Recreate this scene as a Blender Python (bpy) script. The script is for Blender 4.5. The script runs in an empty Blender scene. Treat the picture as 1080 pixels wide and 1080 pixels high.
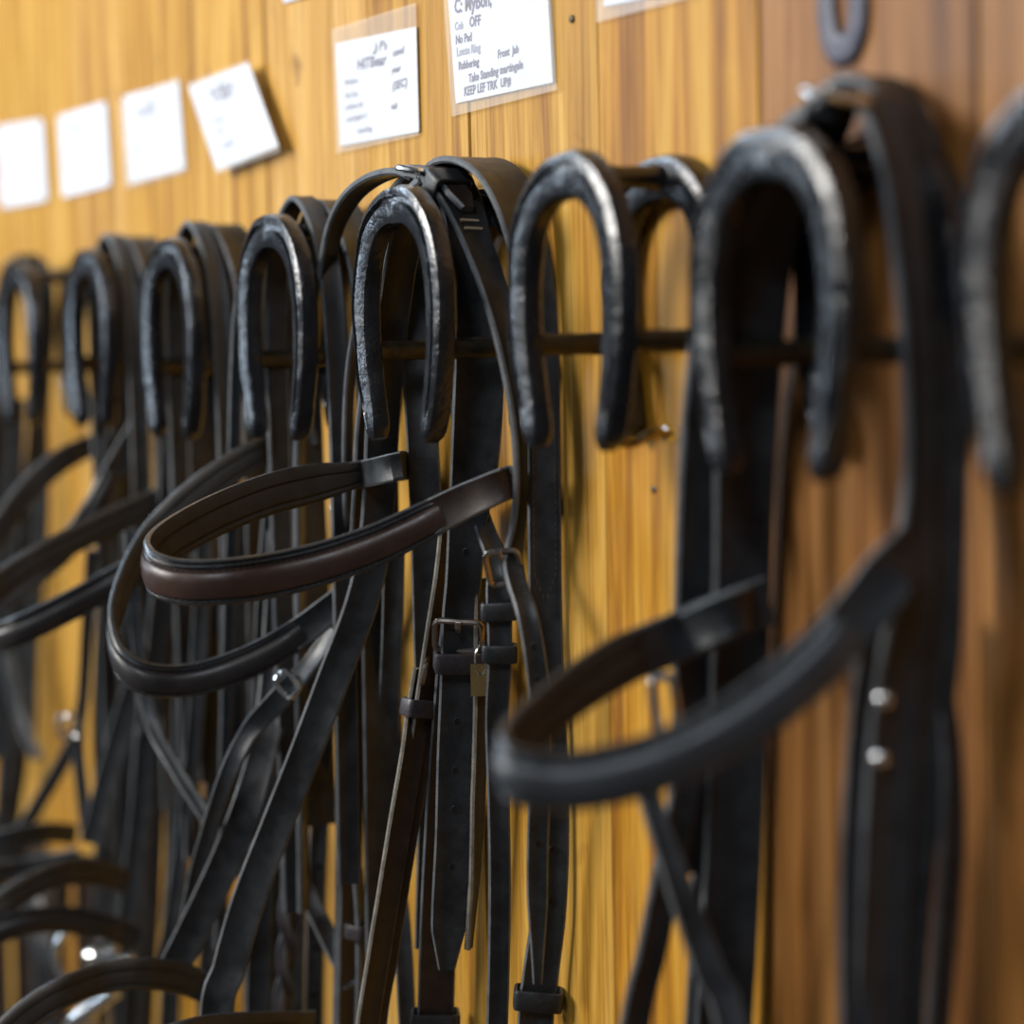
import bpy, bmesh, math, random
from mathutils import Vector, Matrix, noise
R = random.Random(7)
S = bpy.context.scene
COL = S.collection
V = Vector

# ------------------------------------------------------------------ camera
CAM_LOC, CAM_AXES = ([0.93392, -0.60387, 1.39946], [[0.473413, 0.880585, -0.021192], [-0.051578, 0.05173, 0.997328], [0.879329, -0.471056, 0.069909]])
cd = bpy.data.cameras.new('camera'); cam = bpy.data.objects.new('camera', cd); COL.objects.link(cam)
cd.sensor_width = 24.0; cd.sensor_fit = 'HORIZONTAL'; cd.lens = 50.0; cd.clip_start = .02
cam.matrix_world = Matrix(((CAM_AXES[0][0], CAM_AXES[1][0], CAM_AXES[2][0], CAM_LOC[0]),
                           (CAM_AXES[0][1], CAM_AXES[1][1], CAM_AXES[2][1], CAM_LOC[1]),
                           (CAM_AXES[0][2], CAM_AXES[1][2], CAM_AXES[2][2], CAM_LOC[2]), (0, 0, 0, 1)))
FOCUS = V([(-0.1870,-0.0400,1.2447)][0])
cd.dof.use_dof = True
cd.dof.focus_distance = (FOCUS - V(CAM_LOC)).dot(-V(CAM_AXES[2]))
cd.dof.aperture_fstop = 2.0
S.camera = cam
# ------------------------------------------------------------------ exposure, world, lights
S.view_settings.view_transform = 'Standard'; S.view_settings.look = 'None'
S.view_settings.gamma = 1.0; S.view_settings.exposure = -0.05
S.view_settings.use_curve_mapping = False
w = bpy.data.worlds.new('room_ambient'); S.world = w; w.use_nodes = True
w.node_tree.nodes['Background'].inputs[0].default_value = (.80, .88, 1.0, 1)
w.node_tree.nodes['Background'].inputs[1].default_value = .10
def area(name, loc, target, sx, sy, power, color):
    l = bpy.data.lights.new(name, 'AREA'); l.shape = 'RECTANGLE'; l.size = sx; l.size_y = sy
    l.energy = power; l.color = color
    o = bpy.data.objects.new(name, l); COL.objects.link(o); o.location = loc
    o.rotation_euler = (V(target) - V(loc)).to_track_quat('-Z', 'Y').to_euler()
    return o
area('key_light', (-1.05, -2.1, 2.35), (-.25, 0, 1.4), .95, .8, 80, (1.0, .97, .92))
area('top_edge_fill', (-2.2, -1.0, 2.75), (-.3, -.1, 1.4), 1.3, .4, 20, (.66, .82, 1.0))  # added lamp, not a roof opening: cool highlights along strap and browband tops
area('shoe_glint_fill', (-3.3, -2.25, 1.85), (-.3, 0, 1.3), .35, .75, 20, (.68, .83, 1.0))  # added small lamp, no actual window: draws narrow glints on the horseshoes
area('camera_side_fill', (1.3, -1.5, 2.9), (-.1, 0, 1.4), .5, .5, 20, (.85, .92, 1.0))  # added fill from the camera side, no real fitting: lifts the leather faces

# ------------------------------------------------------------------ materials
def mat(name):
    m = bpy.data.materials.new(name); m.use_nodes = True
    return m, m.node_tree, m.node_tree.nodes['Principled BSDF']
def nd(t, kind, **kw):
    n = t.nodes.new(kind)
    for k, v in kw.items(): setattr(n, k, v)
    return n
def ramp(t, fac, stops):
    r = nd(t, 'ShaderNodeValToRGB'); t.links.new(fac, r.inputs[0]); e = r.color_ramp.elements
    while len(e) < len(stops): e.new(.5)
    for i, (p, c) in enumerate(stops):
        e[i].position = p; e[i].color = (*c, 1) if len(c) == 3 else c
    return r.outputs[0]
def nz(t, scale, detail=4, rough=.55, vec=None, dist=0):
    n = nd(t, 'ShaderNodeTexNoise'); n.inputs['Scale'].default_value = scale
    n.inputs['Detail'].default_value = detail; n.inputs['Roughness'].default_value = rough; n.inputs['Distortion'].default_value = dist
    if vec is not None: t.links.new(vec, n.inputs['Vector'])
    return n.outputs['Fac']
def objco(t, scale=(1, 1, 1)):
    g = nd(t, 'ShaderNodeNewGeometry'); m = nd(t, 'ShaderNodeMapping'); m.inputs['Scale'].default_value = scale
    t.links.new(g.outputs['Position'], m.inputs['Vector']); return m.outputs[0]
def bump(t, b, h, strength, dist=.001):
    n = nd(t, 'ShaderNodeBump'); n.inputs['Strength'].default_value = strength; n.inputs['Distance'].default_value = dist
    t.links.new(h, n.inputs['Height']); t.links.new(n.outputs[0], b.inputs['Normal'])
def leather(name, c1, c2, rough=.42, bs=.35, scale=900, spec=.5):
    m, t, b = mat(name); co = objco(t)
    t.links.new(ramp(t, nz(t, 80, 7, .68, co), [(.32, c1), (.7, c2)]), b.inputs['Base Color'])
    t.links.new(ramp(t, nz(t, 90, 4, .6, co), [(.3, (rough - .07,) * 3), (.75, (rough + .13,) * 3)]), b.inputs['Roughness'])
    b.inputs['Specular IOR Level'].default_value = spec
    bump(t, b, nz(t, scale, 3, .6, co), bs, .0006)
    return m
LEATHER = leather('black_leather', (.0095, .0105, .012), (.031, .0345, .039), .37)
LEATHER_SLATE = leather('slate_leather', (.015, .0175, .021), (.034, .039, .046), .38)
LEATHER_BROWN = leather('dark_brown_leather', (.014, .008, .006), (.030, .017, .012), .5)
PAD_BROWN = leather('padded_brown_leather', (.034, .017, .012), (.052, .028, .021), .36, .15, 700)
PAD_BLACK = leather('padded_black_leather', (.018, .017, .018), (.030, .028, .029), .38, .15, 700)
PAD_SLATE = leather('padded_slate_leather', (.034, .038, .045), (.050, .056, .065), .36, .1, 700)
PIPING = leather('black_piping', (.020, .022, .025), (.03, .033, .037), .28, .1, 600, .7)
LINING = leather('soft_lining_leather', (.022, .017, .012), (.040, .031, .023), .55, .3, 500)
EDGE = leather('worn_strap_edge', (.055, .06, .067), (.13, .14, .15), .5, .5, 600)
SUEDE = leather('frayed_suede_edge', (.10, .09, .075), (.27, .25, .21), .9, 1.0, 900)
KEEPER_PURPLE = leather('keeper_leather', (.020, .016, .017), (.05, .042, .048), .4, .5, 400)
THREAD = leather('thread', (.05, .04, .034), (.09, .075, .06), .8)
THREAD_DARK = leather('dark_thread', (.009, .006, .006), (.016, .011, .010), .8)
PALE_THREAD = leather('pale_thread', (.35, .27, .17), (.5, .4, .27), .8)
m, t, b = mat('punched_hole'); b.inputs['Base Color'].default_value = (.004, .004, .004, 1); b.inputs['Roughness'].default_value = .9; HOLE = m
def metal(name, col, rough, bs=.1):
    m, t, b = mat(name); b.inputs['Metallic'].default_value = 1; b.inputs['Base Color'].default_value = (*col, 1)
    co = objco(t); t.links.new(ramp(t, nz(t, 120, 4, .6, co), [(.3, (rough * .7,) * 3), (.8, (rough * 1.5,) * 3)]), b.inputs['Roughness'])
    bump(t, b, nz(t, 300, 3, .6, co), bs, .0004); return m
STEEL = metal('polished_steel', (.74, .76, .76), .2)
NICKEL = metal('tarnished_nickel', (.36, .31, .28), .3)
HOOKM = metal('dull_brass', (.30, .22, .11), .35)
BRASS = metal('old_brass', (.62, .42, .16), .28)
ROD = metal('dull_steel_rod', (.085, .075, .055), .5, .6)
def shoe_paint():
    m, t, b = mat('black_painted_iron'); co = objco(t)
    n = nz(t, 70, 6, .65, co)
    t.links.new(ramp(t, n, [(.40, (.005, .0055, .007)), (.62, (.011, .012, .015)), (.78, (.045, .036, .030))]), b.inputs['Base Color'])
    t.links.new(ramp(t, nz(t, 45, 5, .6, co), [(.3, (.12,) * 3), (.7, (.34,) * 3)]), b.inputs['Roughness'])
    b.inputs['Specular IOR Level'].default_value = .8
    bump(t, b, nz(t, 150, 5, .6, co), .38, .0022); return m
IRON = shoe_paint()
m, t, b = mat('card_paper'); b.inputs['Roughness'].default_value = .6
t.links.new(ramp(t, nz(t, 30, 3, .5, objco(t)), [(.3, (.66, .72, .84)), (.7, (.72, .78, .89))]), b.inputs['Base Color']); PAPER = m
def flat(name, c, r=.6):
    m, t, b = mat(name); b.inputs['Base Color'].default_value = (*c, 1); b.inputs['Roughness'].default_value = r; return m
INK = flat('blue_ink', (.04, .05, .20)); INK_PALE = flat('faded_ink', (.26, .30, .46))
SHOE_SLATE = flat('slate_painted_iron', (.055, .055, .085), .5)
m, t, b = mat('clear_plastic'); b.inputs['Base Color'].default_value = (.9, .86, .78, 1); b.inputs['Roughness'].default_value = .18; b.inputs['Alpha'].default_value = .16; PLASTIC = m
m, t, b = mat('floor_boards'); b.inputs['Roughness'].default_value = .7
t.links.new(ramp(t, nz(t, 6, 4), [(.3, (.05, .035, .022)), (.7, (.09, .065, .04))]), b.inputs['Base Color']); FLOORM = m
def wood(i, dark, base, light):
    m, t, b = mat('varnished_pine.%d' % i)
    g = nd(t, 'ShaderNodeNewGeometry'); mp = nd(t, 'ShaderNodeMapping')
    mp.inputs['Location'].default_value = (i * 1.7, i * .37, i * 3.1)
    t.links.new(g.outputs['Position'], mp.inputs['Vector'])
    def st(sx, sz):
        k = nd(t, 'ShaderNodeMapping'); k.inputs['Scale'].default_value = (sx, sx, sz); t.links.new(mp.outputs[0], k.inputs['Vector']); return k.outputs[0]
    n1 = nz(t, 1, 5, .62, st(34, 1.8), 1.0)          # broad figure
    n2 = nz(t, 1, 4, .7, st(330, 7))                 # fine grain streaks
    n3 = nz(t, 1, 3, .5, st(16, 9), .6)              # blotches, knots
    c1 = ramp(t, n1, [(.34, dark), (.50, base), (.66, light)])
    mx = nd(t, 'ShaderNodeMix', data_type='RGBA', blend_type='MULTIPLY'); mx.inputs[0].default_value = .75
    t.links.new(c1, mx.inputs[6]); t.links.new(ramp(t, n2, [(.32, (.46, .36, .26)), (.52, (1, 1, 1)), (.75, (1.15, 1.13, 1.08))]), mx.inputs[7])
    m2 = nd(t, 'ShaderNodeMix', data_type='RGBA', blend_type='MULTIPLY'); m2.inputs[0].default_value = 1
    t.links.new(mx.outputs[2], m2.inputs[6]); t.links.new(ramp(t, n3, [(.23, (.30, .20, .14)), (.34, (1, 1, 1)), (.66, (1, 1, 1)), (.78, (1.22, 1.32, 1.6))]), m2.inputs[7])
    t.links.new(m2.outputs[2], b.inputs['Base Color'])
    t.links.new(ramp(t, n2, [(.2, (.56,) * 3), (.8, (.40,) * 3)]), b.inputs['Roughness']); b.inputs['Specular IOR Level'].default_value = .25
    bump(t, b, n2, .25, .0008); return m

# ------------------------------------------------------------------ mesh helpers
def link(name, me, mats, parent=None, loc=None):
    o = bpy.data.objects.new(name, me); COL.objects.link(o)
    for m in (mats if isinstance(mats, (list, tuple)) else [mats]): me.materials.append(m)
    if parent is not None: o.parent = parent
    if loc is not None: o.location = loc
    return o
def wloc(o):
    p = V((0, 0, 0))
    while o is not None: p += o.location; o = o.parent
    return p
class MB:
    def __init__(s): s.v = []; s.f = []; s.mi = []
    def add(s, vs, fs, mi=0):
        b = len(s.v); s.v += [V(q) for q in vs]
        s.f += [tuple(b + k for k in f) for f in fs]; s.mi += (mi if isinstance(mi, list) else [mi] * len(fs))
    def sweep(s, rings, mis, closed=False, caps=True, capmi=0):
        n = len(rings[0]); vs = [q for r in rings for q in r]; fs = []; ms = []
        m = len(rings)
        for i in range(m if closed else m - 1):
            j = (i + 1) % m
            for k in range(n):
                l = (k + 1) % n
                fs.append((i * n + k, j * n + k, j * n + l, i * n + l)); ms.append(mis[k % len(mis)])
        if caps and not closed:
            fs.append(tuple(range(n - 1, -1, -1))); ms.append(capmi)
            fs.append(tuple((m - 1) * n + k for k in range(n))); ms.append(capmi)
        s.add(vs, fs, ms)
    def tube(s, pts, r, n=8, closed=False, mi=0):
        rings = []; m = len(pts); up = None
        for i in range(m):
            if closed: tg = (pts[(i + 1) % m] - pts[i - 1])
            else: tg = pts[min(i + 1, m - 1)] - pts[max(i - 1, 0)]
            tg = tg.normalized()
            if up is None: up = tg.orthogonal().normalized()
            up = (up - tg * up.dot(tg)).normalized(); bi = tg.cross(up)
            rr = r[i] if isinstance(r, (list, tuple)) else r
            rings.append([pts[i] + (up * math.cos(2 * math.pi * k / n) + bi * math.sin(2 * math.pi * k / n)) * rr for k in range(n)])
        s.sweep(rings, [mi], closed, True, mi)
    def box(s, c, a, b, d, mi=0):   # half-axis vectors
        q = [c + a * i + b * j + d * k for i in (-1, 1) for j in (-1, 1) for k in (-1, 1)]
        s.add(q, [(0, 1, 3, 2), (4, 6, 7, 5), (0, 4, 5, 1), (2, 3, 7, 6), (0, 2, 6, 4), (1, 5, 7, 3)], mi)
    def build(s, name, mats, parent=None, smooth=True, kind=None):
        me = bpy.data.meshes.new(name); o0 = wloc(parent) if parent is not None else V((0, 0, 0))
        me.from_pydata([q - o0 for q in s.v], [], s.f)
        me.polygons.foreach_set('material_index', s.mi)
        bm = bmesh.new(); bm.from_mesh(me); bmesh.ops.recalc_face_normals(bm, faces=bm.faces); bm.to_mesh(me); bm.free()
        if smooth:
            me.polygons.foreach_set('use_smooth', [True] * len(me.polygons)); me.set_sharp_from_angle(angle=math.radians(38))
        me.update(); o = link(name, me, mats, parent)
        if kind: o['kind'] = kind
        return o
def thing(name, loc, label, cat, group=None):
    o = bpy.data.objects.new(name, None); COL.objects.link(o); o.location = loc; o.empty_display_size = .03
    o['label'] = label; o['category'] = cat
    if group: o['group'] = group
    return o
def cr(p0, p1, p2, p3, t):
    return [.5 * (2 * b + (c - a) * t + (2 * a - 5 * b + 4 * c - d) * t * t + (3 * b - a - 3 * c + d) * t ** 3) for a, b, c, d in zip(p0, p1, p2, p3)]
def resample(ctrl, step):
    """catmull-rom through tuples of any length, first three are xyz; even arc spacing"""
    c = [list(q) for q in ctrl]
    ex = [[2 * a - b for a, b in zip(c[0], c[1])]] + c + [[2 * a - b for a, b in zip(c[-1], c[-2])]]
    dense = []
    for i in range(len(c) - 1):
        for k in range(24): dense.append(cr(ex[i], ex[i + 1], ex[i + 2], ex[i + 3], k / 24))
    dense.append(c[-1])
    L = [0]
    for a, b in zip(dense, dense[1:]): L.append(L[-1] + (V(b[:3]) - V(a[:3])).length)
    n = max(4, int(L[-1] / step)); out = []; j = 0
    for i in range(n + 1):
        s = L[-1] * i / n
        while j < len(L) - 2 and L[j + 1] < s: j += 1
        f = (s - L[j]) / max(1e-9, L[j + 1] - L[j]); f = min(1, max(0, f))
        out.append([a + (b - a) * f for a, b in zip(dense[j], dense[j + 1])])
    return out, L[-1]
class Strap:
    """a leather strap along ctrl = (x,y,z,width_mm,psi_deg): psi is the heading of its width (0 along the wall, 90 square to it); psi None = width upright"""
    def __init__(s, ctrl, upright=False, step=.006):
        pts, s.length = resample(ctrl, step); s.P = [V(q[:3]) for q in pts]; s.W = [q[3] / 1000 for q in pts]
        s.T = []; s.X = []; s.N = []; n = len(s.P)
        for i in range(n):
            tg = (s.P[min(i + 1, n - 1)] - s.P[max(0, i - 1)]).normalized()
            a = math.radians(pts[i][4])
            if upright: h = V((0, math.sin(a), math.cos(a)))      # psi leans the upright width towards the wall
            else: h = V((math.cos(a), math.sin(a), 0))
            x = (h - tg * h.dot(tg)); x.normalize()
            s.T.append(tg); s.X.append(x); s.N.append(tg.cross(x).normalized())
    def at(s, f):
        i = min(len(s.P) - 1, max(0, int(round(f * (len(s.P) - 1))))); return s.P[i], s.T[i], s.X[i], s.N[i], s.W[i]
    def flat(s, mb, th=.0036, tip=None, mats=(0, 1), off=0):
        rings = []; n = len(s.P)
        for i in range(n):
            k = 1.0
            if tip:
                left = s.length * (n - 1 - i) / (n - 1)
                if left < tip: k = .5 + .5 * (left / tip)
            w = s.W[i] * .5 * k; t = th * .5; c = min(t * .55, w * .3); g = min(.0018, w * .35)
            prof = [(-w, -t + c), (-w, t - c), (-w + c, t), (-w + g, t), (-w + g + .0005, t - .0003), (w - g - .0005, t - .0003), (w - g, t), (w - c, t), (w, t - c), (w, -t + c), (w - c, -t), (-w + c, -t)]
            wob = noise.noise(s.P[i] * 40) * .0003
            rings.append([s.P[i] + s.X[i] * a + s.N[i] * (b2 + off + wob) for a, b2 in prof])
        a, e = mats
        mb.sweep(rings, [e, e, a, a, a, a, a, e, e, e, a, e], False, True, e)
    def padded(s, mb, f0, f1, h=.0042):
        """raised padded centre with piping on both borders: mats 0 pad, 1 piping, 2 lining"""
        n = len(s.P); i0 = int(f0 * (n - 1)); i1 = int(f1 * (n - 1)); rings = []
        for i in range(i0, i1 + 1):
            e = min(1, (i - i0 + .4) / 3, (i1 - i + .4) / 3); w = s.W[i] * .5; q = e ** .5
            pr = []
            for k in range(7):      # lower piping bead
                a = math.radians(-150 + k * 50); pr.append((-w + .0016 + .0020 * math.cos(a + math.pi), .0006 + .0019 * math.sin(a + math.pi)))
            pr = [(-w, -.0012), (-w - .0004, .0004), (-w + .0004, .0020), (-w + .0018, .0024), (-w + .0030, .0016), (-w + .0036, .0006),
                  (-w * .72, h * .75), (-w * .42, h), (0, h * 1.1), (w * .30, h), (w * .50, h * .62),
                  (w * .56, .0006), (w * .60, .0015), (w * .70, .0026), (w * .78, .0020), (w * .81, .0012), (w * .84, .0020), (w * .92, .0027), (w, .0018), (w + .0004, .0003), (w, -.0012),
                  (w * .75, -.0032), (w * .42, -.0034), (w * .30, -.0022), (0, -.0036), (-w * .5, -.0036), (-w * .62, -.0022), (-w * .8, -.0030)]
            rings.append([s.P[i] + s.X[i] * a * (.9 + .1 * q) + s.N[i] * (b2 * q) for a, b2 in pr])
        mi = [1] * 5 + [0] * 6 + [1] * 9 + [2] * 8
        mb.sweep(rings, mi, False, True, 1)
def holes(s, fs, parent, th=.0036, r=.0017, side=1):
    mb = MB()
    for f in fs:
        P, T, X, N, W = s.at(f); N = N * side; c = P + N * (th * .5 - .0002)
        ring = [c + (T * math.cos(a) * 1.35 + X * math.sin(a)) * r for a in [k * math.pi / 5 for k in range(10)]]
        mb.add([q + N * .0003 for q in ring], [tuple(range(10))], 0)
        mb.tube([c + N * .0001 + (T * math.cos(a) * 1.35 + X * math.sin(a)) * r * 1.12 for a in [k * math.pi / 5 for k in range(10)]], .0003, 4, True, 1)
    return mb.build('punched_holes', [HOLE, LEATHER], parent, kind='stuff')
def stitches(s, f0, f1, offs, parent, m, th=.0036, side=1, lift=0.0, step=.004):
    mb = MB(); n = max(2, int(s.length * (f1 - f0) / step)); N0 = len(s.P) - 1
    for k in range(n):
        f = f0 + (f1 - f0) * k / n; x = f * N0; i = min(N0 - 1, int(x)); P = s.P[i].lerp(s.P[i + 1], x - i); T, X, N = s.T[i], s.X[i], s.N[i]
        for o in offs:
            oo = o(f) if callable(o) else o
            mb.box(P + X * oo + N * side * (th * .5 + lift), T * step * .34, X * .00035, N * .0003)
    return mb.build('stitching', m, parent, smooth=False, kind='stuff')
def keeper(s, f, parent, m, wide=.010, gap=.0052, th=.0016, extra=.0015, shift=0.0):
    P, T, X, N, W = s.at(f); P = P + N * shift; a = W * .5 + extra; b2 = gap; mb = MB(); path = []
    for cx, cy, a0 in ((a - .0015, b2 - .0015, 0), (-a + .0015, b2 - .0015, 90), (-a + .0015, -b2 + .0015, 180), (a - .0015, -b2 + .0015, 270)):
        for k in range(4):
            an = math.radians(a0 + k * 30); path.append((cx + .0015 * math.cos(an), cy + .0015 * math.sin(an), math.cos(an), math.sin(an)))
    rings = []
    for x, y, nx, ny in path:
        c = P + X * x + N * y; o = (X * nx + N * ny) * th; h = T * wide * .5
        rings.append([c - h, c - h * .96 + o * .7, c - h * .7 + o, c + h * .7 + o, c + h * .96 + o * .7, c + h])
    mb.sweep(rings, [0], True); return mb.build('keeper', m, parent)
def buckle(P, T, X, N, bw, bl, parent, m, r=.0017, bow=.002, prong=True, lift=.003):
    P = P + N * lift; pts = []
    c = .0035
    for cx, cy, a0 in ((bw / 2 - c, bl / 2 - c, 0), (-bw / 2 + c, bl / 2 - c, 90), (-bw / 2 + c, -bl / 2 + c, 180), (bw / 2 - c, -bl / 2 + c, 270)):
        for k in range(4):
            an = math.radians(a0 + 30 * k); x = cx + c * math.cos(an); y = cy + c * math.sin(an)
            pts.append(P + X * x + T * y + N * (bow * (1 - (2 * y / bl) ** 2) * .5))
    # extra points on the straight sides keep the bow smooth
    mb = MB(); mb.tube(pts, r, 8, True); o = mb.build('buckle', m, parent)
    if prong:
        pb = MB(); pb.tube([P + T * (bl * .5) + N * .0012, P + N * .0026, P - T * (bl * .46) + N * .0030, P - T * (bl * .56) + N * .0018], [.0013, .0013, .0012, .0009], 6)
        pb.build('prong', m, o)
    return o

# ------------------------------------------------------------------ room shell: boarded wall, floor
WALL_Y = -.009
def structure(o): o['kind'] = 'structure'; return o
mb = MB(); mb.box(V((-1.0, .05, 1.3)), V((2.6, 0, 0)), V((0, .04, 0)), V((0, 0, 1.3)))
wall = structure(mb.build('wall_back', flat('batten_behind_boards', (.03, .018, .008), .9), smooth=False))
seams = [q[0] for q in [(0.2390,-0.0090,1.5254),(0.0834,-0.0090,1.5469),(-0.0669,-0.0090,1.5676),(-0.2195,-0.0090,1.5380),(-0.3640,-0.0090,1.6087),(-0.5455,-0.0090,1.6338),(-0.7114,-0.0090,1.6567),(-0.8689,-0.0090,1.6785),(-1.0238,-0.0090,1.6999),(-1.1826,-0.0090,1.7218)]]
seams = [seams[0] + .155 * k for k in range(5, 0, -1)] + seams + [seams[-1] - .157 * k for k in range(1, 15)]
WC = {'gold': ((.30, .125, .013), (.50, .260, .034), (.64, .380, .085)), 'amber': ((.26, .100, .008), (.49, .225, .018), (.62, .350, .055)),
      'brown': ((.13, .047, .010), (.27, .112, .026), (.40, .185, .052)), 'pale': ((.32, .150, .025), (.54, .29, .055), (.66, .40, .12))}
woods = [wood(0, *WC['gold']), wood(1, *WC['amber']), wood(2, *WC['brown']), wood(3, *WC['pale']), wood(4, *WC['gold']), wood(5, *WC['amber'])]
order = [1, 2, 5, 4, 2, 2, 5, 0, 4, 3, 0, 4, 3, 0, 4, 0, 3, 0]
for i, (a, b2) in enumerate(zip(seams, seams[1:])):
    mb = MB(); g = .0005; pr = R.uniform(-.0006, .0006)
    prof = [(b2 + g, .01), (b2 + g, WALL_Y + .0012), (b2 + g + .0009, WALL_Y + pr), (a - g - .0009, WALL_Y + pr), (a - g, WALL_Y + .0012), (a - g, .01)]
    mb.sweep([[V((x, y, z)) for x, y in prof] for z in (.02, .6, 1.3, 2.0, 2.58)], [0])
    mb.build('plank', woods[order[i % len(order)]], wall, smooth=False)
mb = MB(); mb.box(V((-1.0, -2.5, -.05)), V((2.6, 0, 0)), V((0, 2.6, 0)), V((0, 0, .05)))
structure(mb.build('floor', FLOORM, smooth=False))

# ------------------------------------------------------------------ horseshoe racks
HALF = [(0, 0, 23), (.022, -.0035, 23), (.0405, -.0185, 21.5), (.0495, -.045, 20.5), (.0490, -.074, 19), (.0430, -.102, 16.5), (.0350, -.1255, 13)]
def horseshoe(name, top, sx, sz, th, parent, m, flip=1, groove=True, seed=0, web=1.0):
    """top = outer toe point (world); opens downwards"""
    ctrl = [(-x, 0, z, w, 0) for x, z, w in HALF[:0:-1]] + [(x, 0, z, w, 0) for x, z, w in HALF]
    pts, L = resample(ctrl, .0035); n = len(pts); rings = []
    for i, q in enumerate(pts):
        a = pts[max(0, i - 1)]; b2 = pts[min(n - 1, i + 1)]
        tx, tz = (b2[0] - a[0]) * sx, (b2[2] - a[2]) * sz; l = math.hypot(tx, tz); ox, oz = -tz / l, tx / l      # outward
        e = min(i, n - 1 - i); k = (.42, .78, .95, 1)[min(3, e)]; w = q[3] / 2000 * k * web; h = th / 2 * (.7, .92, 1, 1)[min(3, e)]
        cx, cz = q[0] * sx, (q[2] - .013) * sz; c = .0018
        gd = .0028 * min(1, max(0, (e - 4) / 4)) * min(1, abs(e - (n - 1) / 2) / 5) if groove else 0
        c2 = min(.0046, w * .42)
        prof = [(-w, -h + c), (-w + c, -h), (w - c, -h), (w, -h + c), (w, h - c2), (w - c2 * .3, h - c2 * .3), (w - c2, h), (w * .46, h + .0002), (w * .38, h - gd), (w * .14, h - gd), (w * .05, h + .0002), (-w + c2, h - .0006), (-w + c2 * .3, h - c2 * .36), (-w, h - c2 * 1.1)]
        r = []
        for a2, y in prof:
            p = V((cx + ox * a2, -y, cz + oz * a2 )) ; nn = noise.noise((p + V((seed * 3.1, 0, 0))) * 90) * .0006 + noise.noise((p + V((seed, 0, 0))) * 28) * .0009
            p += V((ox, -.5 if y > 0 else .5, oz)) * nn
            p.z *= flip; r.append(p + top)
        rings.append(r)
    mb = MB(); mb.sweep(rings, [0]); o = mb.build(name, m, parent)
    if groove:
        hb = MB()
        for f in (.16, .22, .28, .34, .66, .72, .78, .84):
            i = int(f * (n - 1)); q = pts[i]; a = pts[i - 1]; b2 = pts[i + 1]; tx, tz = (b2[0] - a[0]) * sx, (b2[2] - a[2]) * sz; l = math.hypot(tx, tz); tx /= l; tz /= l
            wq = q[3] / 2000 * .26
            c = V((q[0] * sx - tz * wq, -(th / 2 - .0024), (q[2] - .013) * sz + tx * wq)); c.z *= flip
            hb.box(c + top, V((tx, 0, tz * flip)) * .0032, V((-tz, 0, tx * flip)) * .0011, V((0, .0004, 0)))
        hb.build('nail_holes', HOLE, o, smooth=False, kind='stuff')
    return o
FD, BD = .075, .0175
def rack(k, top, h, wid, label, bz=0):
    """top: outer toe of the front shoe"""
    top = V(top); sx = wid / .121; sz = h / .1295
    root = thing('horseshoe_bridle_rack', V((top.x, WALL_Y, top.z - h)), label, 'bridle rack', 'horseshoe bridle racks along the wall')
    horseshoe('front_horseshoe', top, sx, sz, .0125, root, IRON, seed=k * 2)
    horseshoe('back_horseshoe', V((top.x + R.uniform(-.004, .004), -BD, top.z + bz)), sx * R.uniform(.95, 1.02), sz * R.uniform(.95, 1), .0125, root, IRON, seed=k * 2 + 1)
    for ax, az, r in ((0, -.014, .0058), (-.0475 * sx, -.090 * sz, .0058), (.0475 * sx, -.090 * sz, .0058)):
        mb = MB(); p0 = V((top.x + ax, -BD, top.z + az)); p1 = V((top.x + ax, -FD, top.z + az))
        pts = [p0.lerp(p1, i / 10) for i in range(11)]
        mb.tube(pts, [r * (1.5 if i in (0, 10) else 1.28 if i in (1, 9) else 1 + .05 * math.sin(i * 2 + k)) for i in range(11)], 14)
        mb.build('spacer_rod', ROD if az < -.03 else IRON, root)
    return root
racks = [
 ([(0.3688,-0.0750,1.4989)][0], .142, .120, 'horseshoe bridle rack cut off by the right edge of the photo'),
 ([(0.1847,-0.0750,1.4991)][0], .141, .118, 'large blurred horseshoe bridle rack holding the nearest bridle, on the right'),
 ([(0.0122,-0.0750,1.5049)][0], .139, .116, 'empty horseshoe bridle rack with no bridle on it, wall visible through it'),
 ([(-0.1830,-0.0750,1.5046)][0], .139, .121, 'sharp horseshoe bridle rack carrying the brown-browband bridle, left of the empty rack'),
 ([(-0.3764,-0.0750,1.5018)][0], .139, .119, 'horseshoe bridle rack next left of the sharp one, under the tilted card'),
 ([(-0.5801,-0.0750,1.4992)][0], .140, .116, 'horseshoe bridle rack third from the left edge, two left of the sharp one'),
 ([(-0.7787,-0.0750,1.5023)][0], .138, .113, 'narrow blurred horseshoe bridle rack second from the left edge'),
 ([(-0.9952,-0.0750,1.5012)][0], .139, .120, 'horseshoe bridle rack at the left edge of the photo'),
]
RK = []
for k, (tp, h, wd, lb) in enumerate(racks): RK.append(rack(k, tp, h, wd, lb, bz=0))
RT = [V(q[0]) for q in racks]

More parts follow.
